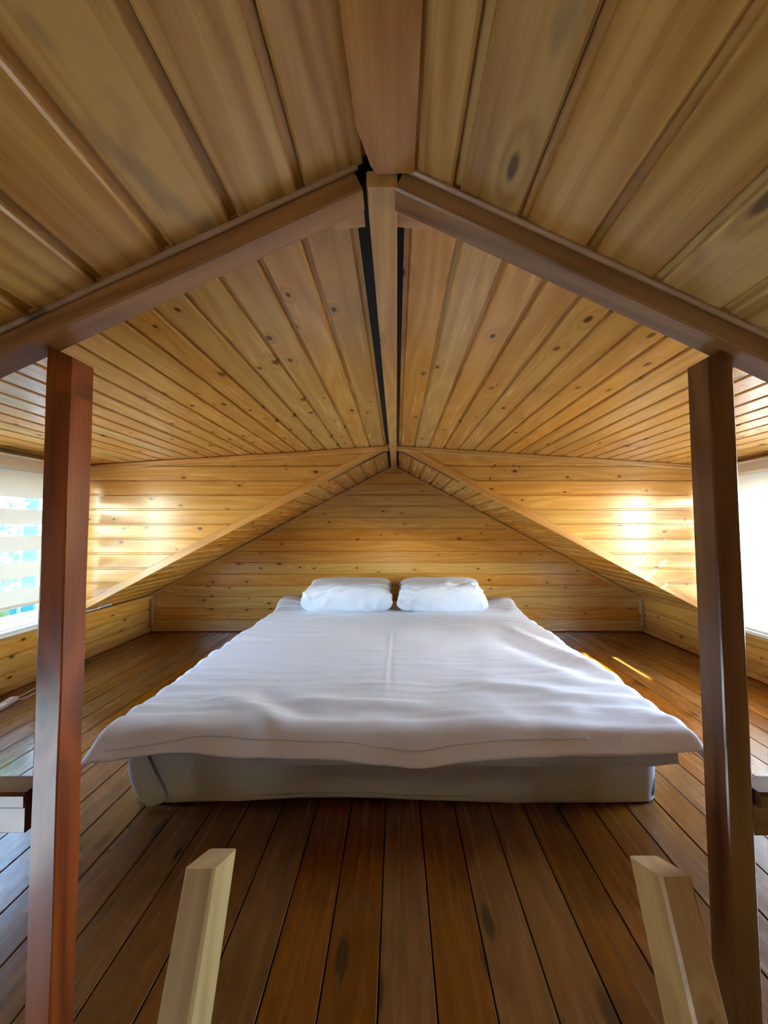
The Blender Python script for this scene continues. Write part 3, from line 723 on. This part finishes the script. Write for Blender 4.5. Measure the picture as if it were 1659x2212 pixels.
def pillow(cx, cy, cz, w, d, th, tilt, yaw, seed, label):
    root = thing('pillow', (cx, cy, cz), label, 'pillow', 'pillows at the head of the bed')
    n = 56; vs_, fs = [], []
    for side in (1, -1):
        for j in range(n + 1):
            for i in range(n + 1):
                u, v = -1 + 2 * i / n, -1 + 2 * j / n
                # denser towards the rim
                u = math.sin(u * math.pi / 2); v = math.sin(v * math.pi / 2)
                base = max(0.0, (1 - u ** 6) * (1 - v ** 6)) ** 0.34
                x = u * w / 2 * (1 - 0.05 * (1 - abs(v) ** 3)) ; y = v * d / 2 * (1 - 0.07 * (1 - abs(u) ** 3))
                z = side * base * th * (0.54 if side > 0 else 0.46)
                if side > 0: z += -0.02 * v * base
                vs_.append((x, y, z))
    w1 = n + 1; off = w1 * w1
    for j in range(n):
        for i in range(n):
            q = (j * w1 + i, j * w1 + i + 1, (j + 1) * w1 + i + 1, (j + 1) * w1 + i)
            fs.append(q); fs.append(tuple(off + k for k in reversed(q)))
    o = mesh_obj('pillowcase', vs_, fs, M['pillow'])
    bm = bmesh.new(); bm.from_mesh(o.data); bmesh.ops.remove_doubles(bm, verts=bm.verts, dist=0.0008); bmesh.ops.recalc_face_normals(bm, faces=bm.faces); bm.to_mesh(o.data); bm.free()
    rr = random.Random(int(seed * 100)); cr = []
    for k in range(34):
        a = (rr.uniform(-1, 1), rr.uniform(-1.5, 0.1)); an = rr.gauss(0.9 if rr.random() < 0.7 else 2.2, 0.45); Lc = rr.uniform(0.25, 0.7)
        cr.append((a, (a[0] + Lc * math.cos(an), a[1] + Lc * math.sin(an)), rr.uniform(0.03, 0.075), rr.uniform(0.006, 0.014) * (1 if rr.random() < 0.6 else -1)))
    o.data.update()
    nr = [v.normal.copy() for v in o.data.vertices]
    for v, nn in zip(o.data.vertices, nr):
        u_, v_, q_ = v.co.x / (w / 2), v.co.y / (d / 2), v.co.z / th
        vv = v_ + 0.8 * q_                                  # run the creases down over the front side
        e = 0.010 * nz(u_ * 1.6 + seed, vv * 1.5, seed) + 0.003 * nz(u_ * 7, vv * 6, seed + 3)
        for (a, b2_, wd_, am) in cr: e += am * ridge(u_, vv, a, b2_, wd_)
        v.co += nn * e
    for p in o.data.polygons: p.use_smooth = True
    o.matrix_basis = Matrix.Translation((cx, cy, cz)) @ Matrix.Rotation(yaw, 4, 'Z') @ Matrix.Rotation(tilt, 4, 'X')
    attach(o, root)
    return root
pillow(-0.385, 3.13, 0.405, 0.695, 0.44, 0.21, math.radians(10), math.radians(2), 1.3, 'left of the two plump white pillows at the head of the bed')
pillow(0.350, 3.13, 0.405, 0.69, 0.44, 0.21, math.radians(10), math.radians(-2), 5.1, 'right of the two plump white pillows at the head of the bed')

# ------------------------------------------------------------------ small things on the left
for k, (x, y1, lab) in enumerate(((-2.190, 2.97, 'longer of two thin white rods lying on the left window sill'), (-2.176, 2.84, 'shorter of two thin white rods lying on the left window sill'))):
    t = thing('white_rod', (x, 2.3, ZS[-1] + 0.018), lab, 'rod', 'white rods on the sill')
    tube('rod', [(x, 1.75 - 0.05 * k, ZS[-1] + 0.021), (x, y1 - 0.02, ZS[-1] + 0.021)], 0.007, M['white'], t)
    tube('end_cap', [(x, y1 - 0.02, ZS[-1] + 0.021), (x, y1, ZS[-1] + 0.021)], 0.0072, M['white'], t)

cd = thing('lamp_cord', (-2.07, 2.08, 0.0), 'white cord with an inline switch on the floor by the left wall', 'cord')
tube('cord', [(-2.085, 2.135, 0.012), (-2.095, 2.18, 0.006), (-2.11, 2.25, 0.004), (-2.14, 2.40, 0.004), (-2.17, 2.6, 0.004)], 0.0032, M['white'], cd, 6)
tube('cord', [(-2.075, 2.12, 0.010), (-2.05, 2.15, 0.005), (-2.045, 2.18, 0.004), (-2.06, 2.26, 0.004), (-2.10, 2.36, 0.004)], 0.003, M['white'], cd, 6)
tube('cord', [(-2.055, 2.00, 0.010), (-2.02, 1.97, 0.005), (-1.99, 1.90, 0.004), (-2.0, 1.80, 0.004)], 0.003, M['white'], cd, 6)
sw = rounded_box('switch_housing', -0.022, 0.022, -0.065, 0.065, 0.0, 0.026, 0.009, M['white']); sw.matrix_basis = Matrix.Translation((-2.065, 2.07, 0.001)) @ Matrix.Rotation(math.radians(16), 4, 'Z'); attach(sw, cd)
sb = rounded_box('switch_button', -0.012, 0.012, -0.03, 0.03, 0.0, 0.006, 0.0025, M['white']); sb.matrix_basis = Matrix.Translation((-2.063, 2.085, 0.0265)) @ Matrix.Rotation(math.radians(16), 4, 'Z')
attach(sb, cd)

# ------------------------------------------------------------------ outdoors
g = boxes('ground', [(-60, 60, -60, 60, -3.3, -3.2)], M['ground'])
tag(g, 'pale gravel ground outside the house', 'ground', kind='structure')
hs = thing('neighbour_house', (-7.5, 7.0, -3.2), 'blue neighbouring house, wall colour darkened for shade, seen through the left blind', 'house')
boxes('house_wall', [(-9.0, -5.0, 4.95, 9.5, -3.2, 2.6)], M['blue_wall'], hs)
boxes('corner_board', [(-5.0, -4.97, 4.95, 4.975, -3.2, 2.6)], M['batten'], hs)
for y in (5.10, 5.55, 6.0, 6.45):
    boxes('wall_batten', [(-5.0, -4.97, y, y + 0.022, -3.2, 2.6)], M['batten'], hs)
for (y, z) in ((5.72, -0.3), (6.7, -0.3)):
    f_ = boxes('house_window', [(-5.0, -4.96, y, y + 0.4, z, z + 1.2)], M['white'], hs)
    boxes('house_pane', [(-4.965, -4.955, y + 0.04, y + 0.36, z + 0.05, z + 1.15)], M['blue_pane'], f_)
prism = prism_y('house_roof', [(-9.4, 2.5), (-4.7, 2.5), (-7.0, 4.0)], 4.7, 9.7, M['rafter'], hs)
def tree(x, y, zb, h, label):
    t = thing('tree', (x, y, zb), label, 'tree')
    tube('trunk', [(x, y, zb), (x + 0.1, y, zb + h * 0.35), (x, y + 0.1, zb + h * 0.75)], 0.12, M['bark'], t, 8)
    vs_, fs = [], []
    for i in range(2600):
        d = V((random.gauss(0, 1), random.gauss(0, 1), random.gauss(0, 1))).normalized() * (random.random() ** 0.4)
        c = V((x, y, zb + h * 0.68)) + V((d.x * h * 0.16, d.y * h * 0.16, d.z * h * 0.30))
        a = V((random.gauss(0, 1), random.gauss(0, 1), random.gauss(0, 1))).normalized(); b_ = a.orthogonal().normalized()
        s_ = 0.09; k = len(vs_)
        vs_ += [c - a * s_, c + b_ * s_ * 0.5, c + a * s_, c - b_ * s_ * 0.5]; fs.append((k, k + 1, k + 2, k + 3))
    o = mesh_obj('foliage', vs_, fs, M['leaf'], t); o['kind'] = 'stuff'
tree(-4.2, 2.95, -3.2, 6.2, 'leafy green tree outside the left window, beside the blue house')

def sunblocker(x, y, zb, label):  # tree added out of view to block sun from the near right window
    t = thing('sunblocker_tree', (x, y, zb), label, 'tree')
    tube('trunk', [(x, y, zb), (x, y, zb + 1.2)], 0.09, M['bark'], t, 8)
    vs_, fs = [], []; nz_, na = 60, 28
    for i in range(nz_ + 1):
        q = i / nz_; z = zb + 0.7 + 10.3 * q
        r = 0.36 * min(1.0, q * 5 + 0.3) * (1 - max(0.0, (q - 0.55) / 0.45) ** 1.6) + 0.01
        for k in range(na):
            a = 2 * math.pi * k / na
            rr = r * (1 + 0.16 * nz(math.cos(a) * 2.5, math.sin(a) * 2.5, z * 3) + 0.10 * nz(math.cos(a) * 7, math.sin(a) * 7, z * 8))
            vs_.append((x + rr * math.cos(a), y + rr * math.sin(a), z))
    for i in range(nz_):
        for k in range(na): fs.append((i * na + k, i * na + (k + 1) % na, (i + 1) * na + (k + 1) % na, (i + 1) * na + k))
    fs += [tuple(range(na)), tuple(range(nz_ * na + na - 1, nz_ * na - 1, -1))]
    mesh_obj('foliage', vs_, fs, M['leaf'], t, smooth=True)
sunblocker(6.2, -0.40, -3.2, 'added, unseen cypress outside the right window')
